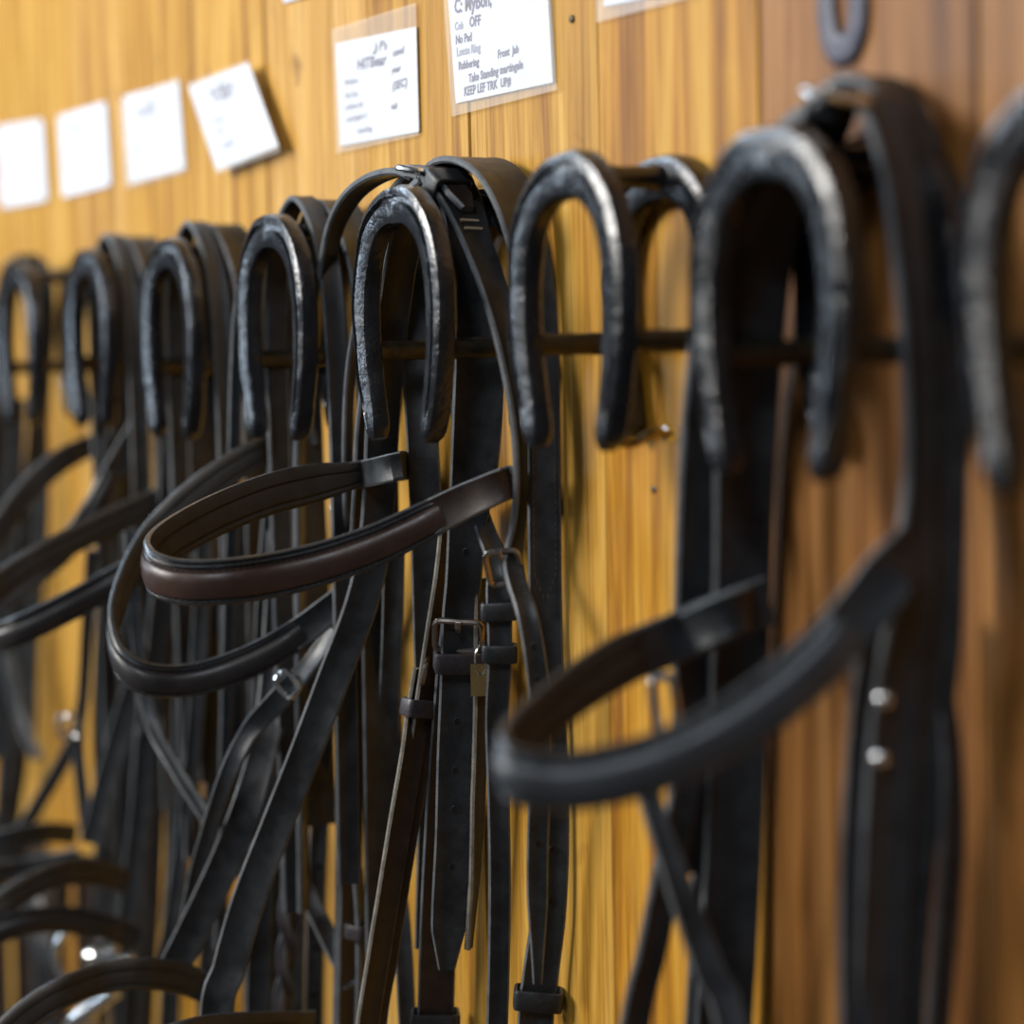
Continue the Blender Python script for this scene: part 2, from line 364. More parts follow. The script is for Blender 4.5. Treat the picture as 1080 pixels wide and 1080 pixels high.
# ------------------------------------------------------------------ bridles
def strap(name, ctrl, parent, m=LEATHER, e=EDGE, th=.0036, tip=None, upright=False, label=None):
    q = V(ctrl[-1][:3]) - V(CAM_LOC); full = list(ctrl)
    if not upright and q.dot(V(CAM_AXES[1])) / -q.dot(V(CAM_AXES[2])) < -.238:      # straps that leave the frame hang on below it
        a, b2 = ctrl[-2], ctrl[-1]; k = R.uniform(.06, .22); dx = (b2[0] - a[0]) / max(.02, a[2] - b2[2]) * k * .9
        full += [(b2[0] + dx, b2[1], b2[2] - k, b2[3], b2[4])]
    s = Strap(ctrl, upright); mb = MB(); Strap(full, upright).flat(mb, th, tip); o = mb.build(name, [m, e], parent)
    if label: o['label'] = label
    return s, o
def padded_band(name, ctrl, parent, f0, f1, pad, lining, endm, label=None, stitch=True, h=.0042):
    s = Strap(ctrl, True, .005); mb = MB(); s.flat(mb, .0030); o = mb.build(name, [endm, EDGE], parent)
    pb = MB(); s.padded(pb, f0, f1, h); q = pb.build('padding', [pad, PIPING, lining], o)
    if label: q['label'] = label
    if stitch:
        stitches(s, f0 + .02, f1 - .02, [lambda f: s.at(f)[4] * .27], o, THREAD_DARK, th=.0, lift=.0034, step=.0036)
        stitches(s, f0 + .02, f1 - .02, [lambda f: -s.at(f)[4] * .40], o, THREAD_DARK, th=.0, lift=.0022, step=.0036)
    return s, o
def ring_bit(P, axis, rad, parent, mouth=None):
    axis = V(axis).normalized(); a = axis.orthogonal().normalized(); b2 = axis.cross(a); mb = MB()
    mb.tube([P + (a * math.cos(t) + b2 * math.sin(t)) * rad for t in [k * math.pi / 12 for k in range(24)]], .0038, 8, True)
    o = mb.build('bit', STEEL, parent)
    if mouth is not None:
        mb = MB(); q = [P.lerp(mouth, k / 8) for k in range(9)]
        mb.tube(q, [.0055, .0075, .0082, .008, .0072, .0065, .006, .0058, .0062], 10); mb.build('mouthpiece', STEEL, o)
    return o
def bridle(k, label):
    return thing('bridle', RT[k] + V((0, FD + WALL_Y - .04 - FD + .0, -.01)) if False else V((RT[k].x, -.045, RT[k].z - .012)), label, 'bridle', 'leather bridles hanging from the racks')

# ---- the sharp bridle (rack 3)
B3 = bridle(3, 'sharp black leather bridle with brown padded browband and pewter buckles, in the middle')
# throatlash half that runs over the crown: left drop, buckle on top, right drop
s, o = strap('head_strap', [(-0.1929,-0.0550,1.5081,17,92),(-0.2176,-0.0560,1.5135,17,95),(-0.2503,-0.0570,1.5129,17,102),(-0.2852,-0.0580,1.5048,17,112),(-0.3127,-0.0580,1.4880,17,122),(-0.3312,-0.0580,1.4609,17,128),(-0.3492,-0.0580,1.4250,16,132),(-0.3663,-0.0580,1.3851,16,134),(-0.3803,-0.0580,1.3474,16,136),(-0.3852,-0.0580,1.3029,15,138),(-0.3887,-0.0580,1.2326,15,138),(-0.3922,-0.0580,1.1614,15,138),(-0.3953,-0.0580,1.0960,15,138),(-0.3984,-0.0580,1.0300,15,138)], B3, LEATHER, EDGE, .0045)
s, o = strap('throatlash', [(-0.1979,-0.0550,1.5101,21,95),(-0.1845,-0.0530,1.5074,21,95),(-0.1677,-0.0500,1.4974,21,96),(-0.1454,-0.0480,1.4744,21,98),(-0.1253,-0.0460,1.4431,20,102),(-0.1138,-0.0440,1.4086,18,116),(-0.1069,-0.0420,1.3718,16,126),(-0.1076,-0.0400,1.3401,15,130),(-0.1147,-0.0380,1.3132,14,126),(-0.1186,-0.0400,1.2917,13,105),(-0.1047,-0.0460,1.2788,12,84),(-0.0897,-0.0480,1.2629,12,74),(-0.0855,-0.0460,1.2422,12,68),(-0.0874,-0.0420,1.2153,12.5,64),(-0.0914,-0.0400,1.1802,12.5,62),(-0.1043,-0.0360,1.1238,12.5,62),(-0.1098,-0.0340,1.0789,12,62),(-0.1130,-0.0330,1.0468,11,62)], B3, LEATHER, EDGE, .0042, tip=.05)
holes(s, (.618, .655, .70, .79, .84), o, .0042, .0014, 1); holes(s, (.618, .655, .70, .79, .84), o, .0042, .0014, -1)
P, T, X, N, W = s.at(.012)
# buckle lying on top of the crown with billet end and keeper
tp, T2, X2, N2, W2 = s.at(.035)
nn = N if N.z > 0 else -N
buckle(P, T, X, nn, .027, .020, o, STEEL, .0019, .002, False, .003)
s2, o2 = strap('billet_end', [tuple(s.P[0] + nn * .0035) + (16, 95)] + [tuple(s.at(f)[0] + (s.at(f)[3] if s.at(f)[3].z > 0 else -s.at(f)[3]) * .0052) + (16.5, 96) for f in (.035, .065, .10)], o, LEATHER_BROWN, EDGE, .0045, tip=.012)
keeper(s, .062, o, LEATHER, .013, .0088, .002, .0012)
mbt = MB()
for f in (.118, .128):
    q, T4, X4, N4, W4 = s.at(f); n4 = N4 if N4.x > 0 else -N4; mbt.box(q + n4 * .0024, X4 * .006, T4 * .0007, n4 * .0006)
mbt.build('stitching', PALE_THREAD, o, smooth=False, kind='stuff')
# small buckle where the throatlash turns, with the short strap below
sl, ol = strap('throatlash', [(-0.1787,-0.0300,1.3122,12,70),(-0.1646,-0.0320,1.2991,12,66),(-0.1436,-0.0360,1.2843,14,62),(-0.1406,-0.0380,1.2683,15,62),(-0.1403,-0.0380,1.2492,14.5,62),(-0.1413,-0.0380,1.2272,14,62),(-0.1464,-0.0380,1.1936,13.5,62),(-0.1463,-0.0380,1.1437,13,64),(-0.1516,-0.0360,1.0866,13,68),(-0.1627,-0.0340,1.0043,13,68)], B3, LEATHER, EDGE, .0042)
P = V([(-0.1207,-0.0445,1.2844)][0]); Xb = V((math.cos(math.radians(50)), math.sin(math.radians(50)), .10)).normalized(); Tb = V((.42, -.22, 1)); Tb = (Tb - Xb * Tb.dot(Xb)).normalized(); Nb = Xb.cross(Tb)
Nb = Nb if Nb.y < 0 else -Nb
buckle(P, -Tb, Xb, Nb, .019, .0215, ol, NICKEL, .0018, .003, True, .0)
for f in (.225, .30): keeper(sl, f, ol, LEATHER, .0105, .0052, .0018, .0015)
# crown and right cheek billet
s, o = strap('crownpiece', [(-0.2102,-0.0360,1.5083,30,92),(-0.1948,-0.0360,1.5147,32,92),(-0.1790,-0.0340,1.5172,33,92),(-0.1572,-0.0330,1.5136,33,92),(-0.1365,-0.0320,1.5032,32,94),(-0.1219,-0.0300,1.4841,30,96),(-0.1180,-0.0260,1.4628,26,90),(-0.1157,-0.0230,1.4374,22,80),(-0.1152,-0.0210,1.4056,20,70),(-0.1163,-0.0200,1.3684,19,64),(-0.1170,-0.0200,1.3256,19,62),(-0.1181,-0.0200,1.2717,19,62),(-0.1177,-0.0200,1.2284,19,62),(-0.1155,-0.0200,1.1743,19,62),(-0.1151,-0.0200,1.1306,19,62),(-0.1177,-0.0220,1.0864,20,62),(-0.1259,-0.0240,1.0460,21,62),(-0.1306,-0.0260,1.0088,21,62)], B3, LEATHER, EDGE, .0042)
stitches(s, .34, .56, [lambda f: (.0062 if f < .53 else .0062 * (.56 - f) / .03), lambda f: -(.0062 if f < .53 else .0062 * (.56 - f) / .03)], o, THREAD, .0040, 1, .0002); stitches(s, .34, .56, [.0062, -.0062], o, THREAD, .0040, -1, .0002)
keeper(s, .962, o, LEATHER, .012, .0060, .0018, .002); holes(s, (.80, .85), o, .0042, .0015, 1); holes(s, (.80, .85), o, .0042, .0015, -1)
s, o = strap('crownpiece', [(-0.3083,-0.0300,1.4328,24,85),(-0.2862,-0.0340,1.4676,26,88),(-0.2552,-0.0380,1.4977,28,91),(-0.2198,-0.0400,1.5113,29,92),(-0.1925,-0.0410,1.5100,29,92),(-0.1735,-0.0410,1.4958,29,92),(-0.1647,-0.0400,1.4719,29,88),(-0.1556,-0.0400,1.4390,29,80),(-0.1550,-0.0400,1.4011,29,72),(-0.1593,-0.0400,1.3630,29,68),(-0.1655,-0.0400,1.3326,27,66),(-0.1740,-0.0400,1.3074,23,66),(-0.1787,-0.0410,1.2737,21.5,68),(-0.1829,-0.0420,1.2481,21.5,68),(-0.1873,-0.0420,1.2110,21.5,68),(-0.1934,-0.0420,1.1646,22,67),(-0.1983,-0.0420,1.1178,22,66),(-0.2056,-0.0420,1.0758,21.5,66),(-0.2117,-0.0420,1.0323,21,66)], B3, LEATHER, EDGE, .0042, tip=.026)
for sd in (1, -1): holes(s, (.545, .60, .755, .80, .845, .895), o, .0042, .0015, sd)
sc, oc = strap('cheekpiece', [(-0.1941,-0.0370,1.2467,21,68),(-0.2025,-0.0360,1.2200,22,68),(-0.2166,-0.0340,1.1718,23,68),(-0.2329,-0.0320,1.1101,23,67),(-0.2428,-0.0320,1.0484,23,66),(-0.2507,-0.0320,0.9770,23,66)], B3, LEATHER_BROWN, EDGE, .0042)
keeper(s, .700, oc, KEEPER_PURPLE, .0125, .0070, .0018, .0022, .0)
keeper(sc, .955, oc, LEATHER, .012, .0062, .0018, .002)
P = V([(-0.1838,-0.0430,1.2397)][0]) + V((.0035, -.0015, 0)); Xb = V((math.cos(math.radians(58)), math.sin(math.radians(58)), -.07)).normalized(); Tb = V((-.52, .20, -1)); Tb = (Tb - Xb * Tb.dot(Xb)).normalized()
Nb = Xb.cross(Tb); Nb = Nb if Nb.y < 0 else -Nb
b_ = buckle(P, -Tb * -1, Xb, Nb, .0275, .021, oc, NICKEL, .0019, .003, False, 0)
pb = MB(); pb.tube([P + Tb * -.0115 + Nb * .0022, P - Tb * .0085 + Nb * .0035, P - Tb * .0035 + Nb * .0012], [.0019, .0019, .0013], 8); pb.build('prong', NICKEL, b_)
# little metal tag on a wire ring beside the buckle
mb = MB(); P = V([(-0.1709,-0.0340,1.2139)][0]); mb.box(P, V((.0033, .0062, 0)), V((0, 0, .0095)), V((.0006, -.0003, 0))); tg = mb.build('tag', BRASS, B3, smooth=False); tg['label'] = 'small brass tag'
mb = MB(); P = V([(-0.1611,-0.0400,1.2268)][0]); mb.tube([P + V((.3, .9, 0)) * .0035 * math.sin(a) + V((0, 0, 1)) * .008 * math.cos(a) for a in [k * math.pi / 8 for k in range(16)]], .0007, 5, True); mb.build('wire_ring', STEEL, tg)
# doubled noseband strap hanging out to the left of the cheek billet
s, o = strap('noseband_strap', [(-0.1997,-0.0360,1.3227,17,95),(-0.2041,-0.0380,1.2828,17,95),(-0.2138,-0.0420,1.2365,17,95),(-0.2193,-0.0460,1.2016,17,95),(-0.2248,-0.0500,1.1664,17,95),(-0.2327,-0.0550,1.1248,17,94),(-0.2426,-0.0600,1.0763,17,93),(-0.2550,-0.0640,1.0264,17,92),(-0.2648,-0.0680,0.9793,17,92)], B3, LEATHER_BROWN, SUEDE, .0040)
for sd in (1, -1): holes(s, (.50, .56, .62, .68, .74, .80, .88), o, .0040, .0015, sd)
s2, o2 = strap('noseband_strap', [(-0.2209,-0.0480,1.2160,15,95),(-0.2239,-0.0510,1.1928,16,95),(-0.2229,-0.0560,1.1673,16,95),(-0.2287,-0.0620,1.1263,16,94),(-0.2385,-0.0670,1.0781,16,93),(-0.2509,-0.0710,1.0284,16,92),(-0.2629,-0.0740,0.9808,16,92)], B3, LEATHER_BROWN, SUEDE, .0040)
keeper(s2, .10, o2, KEEPER_PURPLE, .011, .0055, .0016, .002, .003)
P, T, X, N, W = s2.at(.02); buckle(V([(-0.2155,-0.0500,1.2157)][0]), V((-.75, .1, -1)).normalized(), V((.80, -.52, -.2)).normalized(), V((.5, .85, -.4)).normalized(), .020, .0165, o2, NICKEL, .0014, .002, False, 0)
strap('rein_end', [(-0.1769,-0.0300,1.2731,10,95),(-0.1817,-0.0300,1.1992,10,100),(-0.1885,-0.0300,1.1354,10,100),(-0.1957,-0.0300,1.0879,8,110),(-0.2054,-0.0300,1.0449,6,130)], B3, LEATHER, SUEDE, .004)
# left side: cheek straps and the wide strap that swings out
strap('cheekpiece', [(-0.1761,-0.0480,1.5068,20,92),(-0.2104,-0.0500,1.4941,22,92),(-0.2331,-0.0500,1.4647,22,90),(-0.2519,-0.0500,1.4197,22,88),(-0.2661,-0.0500,1.3674,22,84),(-0.2746,-0.0500,1.3201,21,80),(-0.2809,-0.0520,1.2842,21,74),(-0.2901,-0.0580,1.2479,21,66),(-0.3075,-0.0700,1.2017,21,60),(-0.3185,-0.0850,1.1560,21,58),(-0.3349,-0.1000,1.1069,21,58),(-0.3446,-0.1180,1.0565,22,60),(-0.3509,-0.1300,1.0132,22,62),(-0.3518,-0.1400,0.9740,22,64)], B3, LEATHER, EDGE, .0042)
strap('cheekpiece', [(-0.1822,-0.0560,1.5066,16,93),(-0.2109,-0.0560,1.4940,16,93),(-0.2361,-0.0560,1.4694,16,94),(-0.2520,-0.0560,1.4312,16,96),(-0.2692,-0.0550,1.3909,16,96),(-0.2813,-0.0550,1.3556,16,96),(-0.2909,-0.0530,1.3195,16,92),(-0.3177,-0.0450,1.2690,16,80),(-0.3503,-0.0350,1.2029,16,76),(-0.3687,-0.0320,1.1170,16,80),(-0.3791,-0.0320,1.0306,16,84),(-0.3896,-0.0320,0.9422,16,84)], B3, LEATHER_BROWN, EDGE, .0042)
sk, ok = strap('rein', [(-0.1790,-0.0600,1.5051,9,93),(-0.2102,-0.0600,1.4945,9,94),(-0.2436,-0.0600,1.4709,8,96),(-0.2762,-0.0590,1.4320,8,104),(-0.2992,-0.0570,1.3911,8,110),(-0.3113,-0.0550,1.3429,8,110),(-0.3228,-0.0500,1.2935,9,105),(-0.3607,-0.0400,1.2022,9,110),(-0.3745,-0.0380,1.1103,9,115),(-0.3860,-0.0360,1.0296,9,115),(-0.3968,-0.0360,0.9410,9,115)], B3, LEATHER, EDGE, .004)
keeper(sk, .62, ok, KEEPER_PURPLE, .011, .008, .0016, .006)
sk, ok = strap('rein_end', [(-0.3553,-0.0360,1.0653,9,110),(-0.3525,-0.0360,1.0369,9,112),(-0.3534,-0.0360,0.9981,9,115),(-0.3579,-0.0360,0.9515,9,115)], B3, LEATHER, EDGE, .004); keeper(sk, .35, ok, KEEPER_PURPLE, .010, .007, .0016, .003)
strap('cheekpiece', [(-0.2045,-0.0300,1.5102,18,92),(-0.2357,-0.0300,1.5015,18,91),(-0.2529,-0.0300,1.4774,18,88),(-0.2578,-0.0300,1.4370,19,76),(-0.2551,-0.0300,1.3903,20,66),(-0.2520,-0.0300,1.3494,20,62),(-0.2536,-0.0280,1.2964,20,62),(-0.2590,-0.0260,1.2246,19,62),(-0.2622,-0.0240,1.1399,18,62),(-0.2779,-0.0220,1.0266,18,62)], B3, LEATHER, EDGE, .004)
strap('rein', [(-0.2965,-0.0300,1.2939,14,62),(-0.3030,-0.0300,1.2325,14,62),(-0.3176,-0.0280,1.1563,14,66),(-0.3206,-0.0260,1.0804,13,66),(-0.3088,-0.0260,1.0325,12,66),(-0.3041,-0.0260,0.9645,12,66)], B3, LEATHER, EDGE, .004)
sg, og = strap('rein', [(-0.4004,-0.0300,1.2358,12,62),(-0.4131,-0.0300,1.1689,13,62),(-0.4348,-0.0280,1.0921,13,62),(-0.4487,-0.0280,1.0147,13,62),(-0.4586,-0.0280,0.9228,13,62)], B3, LEATHER_SLATE, EDGE, .004)
for sd in (1, -1): holes(sg, (.5, .6, .7, .8, .9), og, .004, .002, sd)
# plaited rein: two thongs wound round each other
for ph in (0, math.pi):
    base, L = resample([(-0.4298,-0.0500,1.0956,0,0),(-0.4408,-0.0500,1.0398,0,0),(-0.4521,-0.0500,0.9830,0,0),(-0.4675,-0.0500,0.9207,0,0)], .004)
    c = [(q[0] + .0032 * math.cos(ph + i * .38), q[1] + .0032 * math.sin(ph + i * .38), q[2], 9, 62 + 25 * math.sin(i * .38 + ph)) for i, q in enumerate(base)]
    strap('plaited_rein', c, B3, KEEPER_PURPLE, EDGE, .003)
strap('rein', [(-0.4443,-0.0400,1.0377,12,62),(-0.4263,-0.0360,1.0174,13,62),(-0.4040,-0.0340,0.9988,13,62),(-0.3823,-0.0300,0.9769,12,62)], B3, LEATHER, EDGE, .0036)
# padded browband
BB = [(-0.2591,-0.0360,1.3371,17,0),(-0.2713,-0.0420,1.3352,17,0),(-0.2808,-0.0520,1.3330,17,0),(-0.2796,-0.0700,1.3308,18,0),(-0.2805,-0.0920,1.3277,24,0),(-0.2762,-0.1220,1.3229,25,0),(-0.2703,-0.1550,1.3139,25,0),(-0.2594,-0.1830,1.3047,25,0),(-0.2447,-0.2040,1.2969,25,0),(-0.2283,-0.2160,1.2906,25,0),(-0.2098,-0.2180,1.2851,25,0),(-0.1912,-0.2080,1.2817,25,0),(-0.1777,-0.1880,1.2820,25,0),(-0.1722,-0.1620,1.2844,25,0),(-0.1633,-0.1370,1.2898,24,0),(-0.1517,-0.1130,1.2982,23,0),(-0.1439,-0.0930,1.3071,22,0),(-0.1354,-0.0780,1.3153,21,0),(-0.1259,-0.0660,1.3226,20,0),(-0.1143,-0.0570,1.3285,19,0),(-0.1095,-0.0505,1.3321,18.5,0),(-0.1108,-0.0450,1.3334,18,0)]
s, o = padded_band('browband', BB, B3, .085, .905, PAD_BROWN, LINING, LEATHER_BROWN, 'padded brown leather browband with black piping')
strap('end_loop', [(-0.1110,-0.0455,1.3334,18,0),(-0.1179,-0.0400,1.3323,18,0),(-0.1372,-0.0340,1.3297,18,0),(-0.1702,-0.0310,1.3232,18,0),(-0.1976,-0.0360,1.3149,18,0),(-0.1695,-0.0600,1.3136,17,0)], o, LEATHER_BROWN, EDGE, .003, upright=True)
strap('end_loop', [(-0.2915,-0.0550,1.3315,17,0),(-0.2644,-0.0620,1.3334,17,0),(-0.2393,-0.0620,1.3366,17,0),(-0.2303,-0.0560,1.3389,17,0),(-0.2469,-0.0450,1.3385,17,0),(-0.2757,-0.0360,1.3360,17,0),(-0.3028,-0.0400,1.3323,17,0)], o, LEATHER, EDGE, .003, upright=True)
buckle(V([(-0.3542,-0.0400,1.3005)][0]), V((.1, 0, -1)), V((.5, .85, 0)), V((.8, -.5, 0)), .014, .018, B3, STEEL, .0018, .002, True, 0)
# noseband at the lower left
padded_band('noseband', [(-0.3462,-0.0750,0.9665,20,0),(-0.3338,-0.1000,0.9727,21,0),(-0.3199,-0.1300,0.9803,22,0),(-0.3156,-0.1550,0.9845,22,0),(-0.3065,-0.1800,0.9864,22,0),(-0.3205,-0.2000,0.9776,22,0),(-0.3523,-0.2150,0.9561,22,0),(-0.3578,-0.2200,0.9401,22,0),(-0.3443,-0.2000,0.9282,22,0),(-0.3229,-0.1700,0.9260,22,0)], B3, .04, .96, PAD_BLACK, LINING, LEATHER, None, False)

# ---- nearest bridle (rack 1, right)
B1 = bridle(1, 'large blurred black bridle with plain grey-black browband, nearest on the right')
s, o = strap('crownpiece', [(0.0708,-0.0300,1.0623,22,66),(0.0794,-0.0300,1.2055,22,66),(0.0902,-0.0300,1.3170,22,75),(0.1054,-0.0350,1.3805,24,82),(0.1277,-0.0420,1.4454,26,88),(0.1504,-0.0440,1.4776,26,90),(0.1786,-0.0460,1.4914,28,91),(0.1937,-0.0460,1.5067,24,92),(0.2068,-0.0450,1.5091,22,92),(0.2206,-0.0440,1.4990,21,92),(0.2296,-0.0430,1.4748,20,94),(0.2347,-0.0420,1.4435,19,96),(0.2391,-0.0420,1.4046,18,98),(0.2410,-0.0420,1.3657,18,98),(0.2431,-0.0450,1.3347,19,96),(0.2440,-0.0500,1.2961,22,88),(0.2349,-0.0500,1.2596,22,78),(0.2293,-0.0500,1.2189,22,72),(0.2247,-0.0500,1.1654,22,70),(0.2200,-0.0500,1.1069,22,70)], B1, LEATHER_SLATE, EDGE, .0045)
strap('crownpiece', [(0.0685,-0.0240,1.0607,22,66),(0.0771,-0.0240,1.2045,22,66),(0.0878,-0.0240,1.3165,22,75),(0.0970,-0.0260,1.3802,24,80),(0.1148,-0.0300,1.4330,26,88),(0.1379,-0.0320,1.4789,30,91),(0.1614,-0.0300,1.5069,26,92),(0.1841,-0.0280,1.5174,25,92),(0.2011,-0.0260,1.5130,24,92),(0.2155,-0.0240,1.4963,23,94),(0.2257,-0.0220,1.4678,22,96),(0.2320,-0.0220,1.4320,21,92),(0.2364,-0.0240,1.3965,22,84),(0.2379,-0.0260,1.3612,21,78),(0.2398,-0.0300,1.3180,21,74),(0.2381,-0.0320,1.2783,22,70),(0.2327,-0.0340,1.2378,22,68),(0.2266,-0.0360,1.1965,22,66),(0.2196,-0.0360,1.1458,22,66),(0.2151,-0.0360,1.1032,22,66)], B1, LEATHER, EDGE, .0045)
strap('throatlash', [(0.2316,-0.0300,1.2935,11,95),(0.2350,-0.0260,1.2614,11,95),(0.2377,-0.0240,1.2294,11,90),(0.2380,-0.0240,1.1971,12,84),(0.2339,-0.0240,1.1597,12,84),(0.2271,-0.0240,1.1044,12,84)], B1, LEATHER, EDGE, .004)
s, o = strap('noseband_strap', [(0.2370,-0.0600,1.3059,14,72),(0.2349,-0.0600,1.2881,14,70),(0.2260,-0.0600,1.2475,14,66),(0.2209,-0.0600,1.2065,14,62),(0.2183,-0.0600,1.1654,14,62),(0.2180,-0.0600,1.1081,14,62)], B1, LEATHER_SLATE, EDGE, .004)
mb = MB()
for q in [(0.2362,-0.0580,1.2574),(0.2334,-0.0580,1.2324)]:
    c = V(q); ax = V((.85, -.5, 0)).normalized(); a = ax.orthogonal().normalized(); b2 = ax.cross(a)
    mb.sweep([[c + ax * y + (a * math.cos(k * math.pi / 5) + b2 * math.sin(k * math.pi / 5)) * r for k in range(10)] for y, r in ((0, .004), (.0015, .004), (.003, .003), (.0037, .0012))], [0])
mb.build('stud', STEEL, B1)
s, o = strap('cheekpiece', [(0.1950,-0.0560,1.5006,20,92),(0.1787,-0.0580,1.4951,22,92),(0.1542,-0.0600,1.4749,22,92),(0.1328,-0.0600,1.4450,22,90),(0.1182,-0.0610,1.4114,22,88),(0.1101,-0.0620,1.3768,21,86),(0.1043,-0.0620,1.3373,20,84),(0.1006,-0.0620,1.2928,20,80),(0.0986,-0.0620,1.2479,20,78),(0.0965,-0.0620,1.2026,20,78),(0.0905,-0.0600,1.1558,20,78)], B1, LEATHER, EDGE, .0045)
strap('cheekpiece', [(0.1910,-0.0460,1.5054,30,92),(0.1677,-0.0460,1.4966,32,92),(0.1458,-0.0460,1.4717,34,90),(0.1318,-0.0450,1.4366,34,86),(0.1242,-0.0450,1.3981,32,82),(0.1193,-0.0450,1.3546,30,76),(0.1143,-0.0440,1.3015,28,72),(0.1096,-0.0440,1.2387,28,68),(0.1041,-0.0440,1.1746,28,66),(0.0979,-0.0440,1.1184,28,64),(0.0919,-0.0440,1.0705,28,64)], B1, LEATHER, EDGE, .0045)
strap('cheekpiece', [(0.1695,-0.0340,1.5059,28,92),(0.1454,-0.0340,1.4951,30,92),(0.1213,-0.0340,1.4695,30,90),(0.1052,-0.0340,1.4334,28,84),(0.0979,-0.0340,1.3893,22,74),(0.0946,-0.0340,1.3535,16,70),(0.0946,-0.0400,1.3178,13,68),(0.0947,-0.0450,1.2821,12,66),(0.0895,-0.0450,1.2361,12,64),(0.0848,-0.0450,1.1803,14,62),(0.0797,-0.0450,1.1143,16,62),(0.0734,-0.0450,1.0656,16,62)], B1, LEATHER, EDGE, .0045)
strap('rein', [(0.1290,-0.1100,1.2218,9,70),(0.1332,-0.1080,1.2030,10,68),(0.1412,-0.1050,1.1819,11,66),(0.1512,-0.1000,1.1543,13,64),(0.1603,-0.0950,1.1280,14,62),(0.1708,-0.0900,1.1002,14,62)], B1, LEATHER_SLATE, EDGE, .0045)
strap('rein', [(0.1152,-0.0750,1.2159,13,75),(0.1095,-0.0780,1.1887,14,75),(0.1002,-0.0800,1.1559,15,78),(0.0897,-0.0820,1.1199,15,78),(0.0761,-0.0850,1.0756,15,78)], B1, LEATHER, EDGE, .0045)
buckle(V([(0.1186,-0.0900,1.2420)][0]), V((.12, .05, -1)).normalized(), V((.5, .85, 0)), V((.8, -.5, 0)), .010, .027, B1, STEEL, .0022, .001, False, 0)
buckle(V([(0.2124,-0.0620,1.5066)][0]), V((.9, 0, -.3)).normalized(), V((.2, .97, -.1)).normalized(), V((.3, 0, .95)), .022, .016, B1, STEEL, .002, .001, True, 0)
sb = padded_band('browband', [(0.1246,-0.0360,1.2868,23,0),(0.1222,-0.0460,1.2842,23,0),(0.1195,-0.0600,1.2797,23.5,0),(0.1142,-0.0800,1.2725,24,0),(0.1174,-0.1100,1.2653,24,0),(0.1263,-0.1400,1.2558,24,0),(0.1403,-0.1680,1.2462,24,0),(0.1550,-0.1890,1.2391,24,0),(0.1658,-0.1980,1.2346,24,0),(0.1774,-0.1990,1.2318,24,0),(0.1878,-0.1850,1.2296,24,0),(0.2003,-0.1700,1.2323,24,0),(0.2133,-0.1510,1.2389,24,0),(0.2231,-0.1300,1.2493,24,0),(0.2345,-0.1100,1.2643,24,0),(0.2422,-0.0920,1.2806,24,0),(0.2489,-0.0770,1.2985,23,0),(0.2552,-0.0660,1.3151,23,0),(0.2542,-0.0580,1.3207,23,0)], B1, .17, .90, PAD_SLATE, LINING, LEATHER_SLATE, 'blurred grey-black padded browband', False, .0048)
strap('end_loop', [(0.1067,-0.0830,1.2684,20,0),(0.1240,-0.0760,1.2766,20,0),(0.1353,-0.0680,1.2832,20,0),(0.1338,-0.0550,1.2859,20,0),(0.1134,-0.0400,1.2830,20,0)], sb[1], LEATHER, EDGE, .003, upright=True)

# ---- bridles beyond, going left: draped crowns built the same way for each
def drape(root, k, d, wmm, left, right, m, lift=0.0, dl=0, dr=0):
    """a strap over the rack's top rod; left / right are (offset along wall, drop) pairs on each side"""
    c = RT[k]; z0 = c.z - .001 + lift; ctrl = []
    for a, z in reversed(left): ctrl.append((c.x + a, -(d + dl * min(1, z / .3)), z0 - z, wmm, 88))
    ctrl.append((c.x, -d, z0 + .007, wmm, 91))
    for a, z in right: ctrl.append((c.x + a, -(d + dr * min(1, z / .3)), z0 - z, wmm, 93 if z < .05 else 82))
    return strap('crownpiece', ctrl, root, m, EDGE, .0042)
def far_bridle(k, label, cheeks=.50):
    b = bridle(k, label)
    drape(b, k, .033, 26, [(-.03, .010), (-.050, .045), (-.056, .12), (-.052, .26), (-.05, cheeks - .08)], [(.03, .008), (.055, .045), (.064, .13), (.062, .27), (.055, cheeks)], LEATHER)
    drape(b, k, .055, 15, [(-.03, .012), (-.046, .05), (-.050, .13), (-.05, .28), (-.047, cheeks - .02)], [(.028, .010), (.048, .05), (.055, .13), (.054, .27), (.05, cheeks - .06)], LEATHER_SLATE, .002)
    return b
B4 = far_bridle(4, 'black bridle with dark padded browband, hanging just left of the sharp bridle')
padded_band('browband', [(-0.4264,-0.0280,1.3549,18,0),(-0.4394,-0.0340,1.3510,18,0),(-0.4470,-0.0480,1.3460,18,0),(-0.4477,-0.0690,1.3376,20,0),(-0.4505,-0.0940,1.3229,21,0),(-0.4547,-0.1170,1.3050,21,0),(-0.4574,-0.1370,1.2852,21,0),(-0.4464,-0.1560,1.2652,21,0),(-0.4265,-0.1730,1.2439,21,0),(-0.4095,-0.1810,1.2261,21,0),(-0.3902,-0.1820,1.2116,21,0),(-0.3773,-0.1720,1.2024,21,0),(-0.3712,-0.1500,1.1993,21,0),(-0.3632,-0.1270,1.2032,21,0),(-0.3511,-0.1020,1.2135,21,0),(-0.3418,-0.0790,1.2275,20,0),(-0.3339,-0.0620,1.2412,19,0),(-0.3302,-0.0500,1.2511,18,0),(-0.3267,-0.0440,1.2572,18,0)], B4, .08, .9, PAD_BLACK, LINING, LEATHER, 'padded black browband with shiny piping')
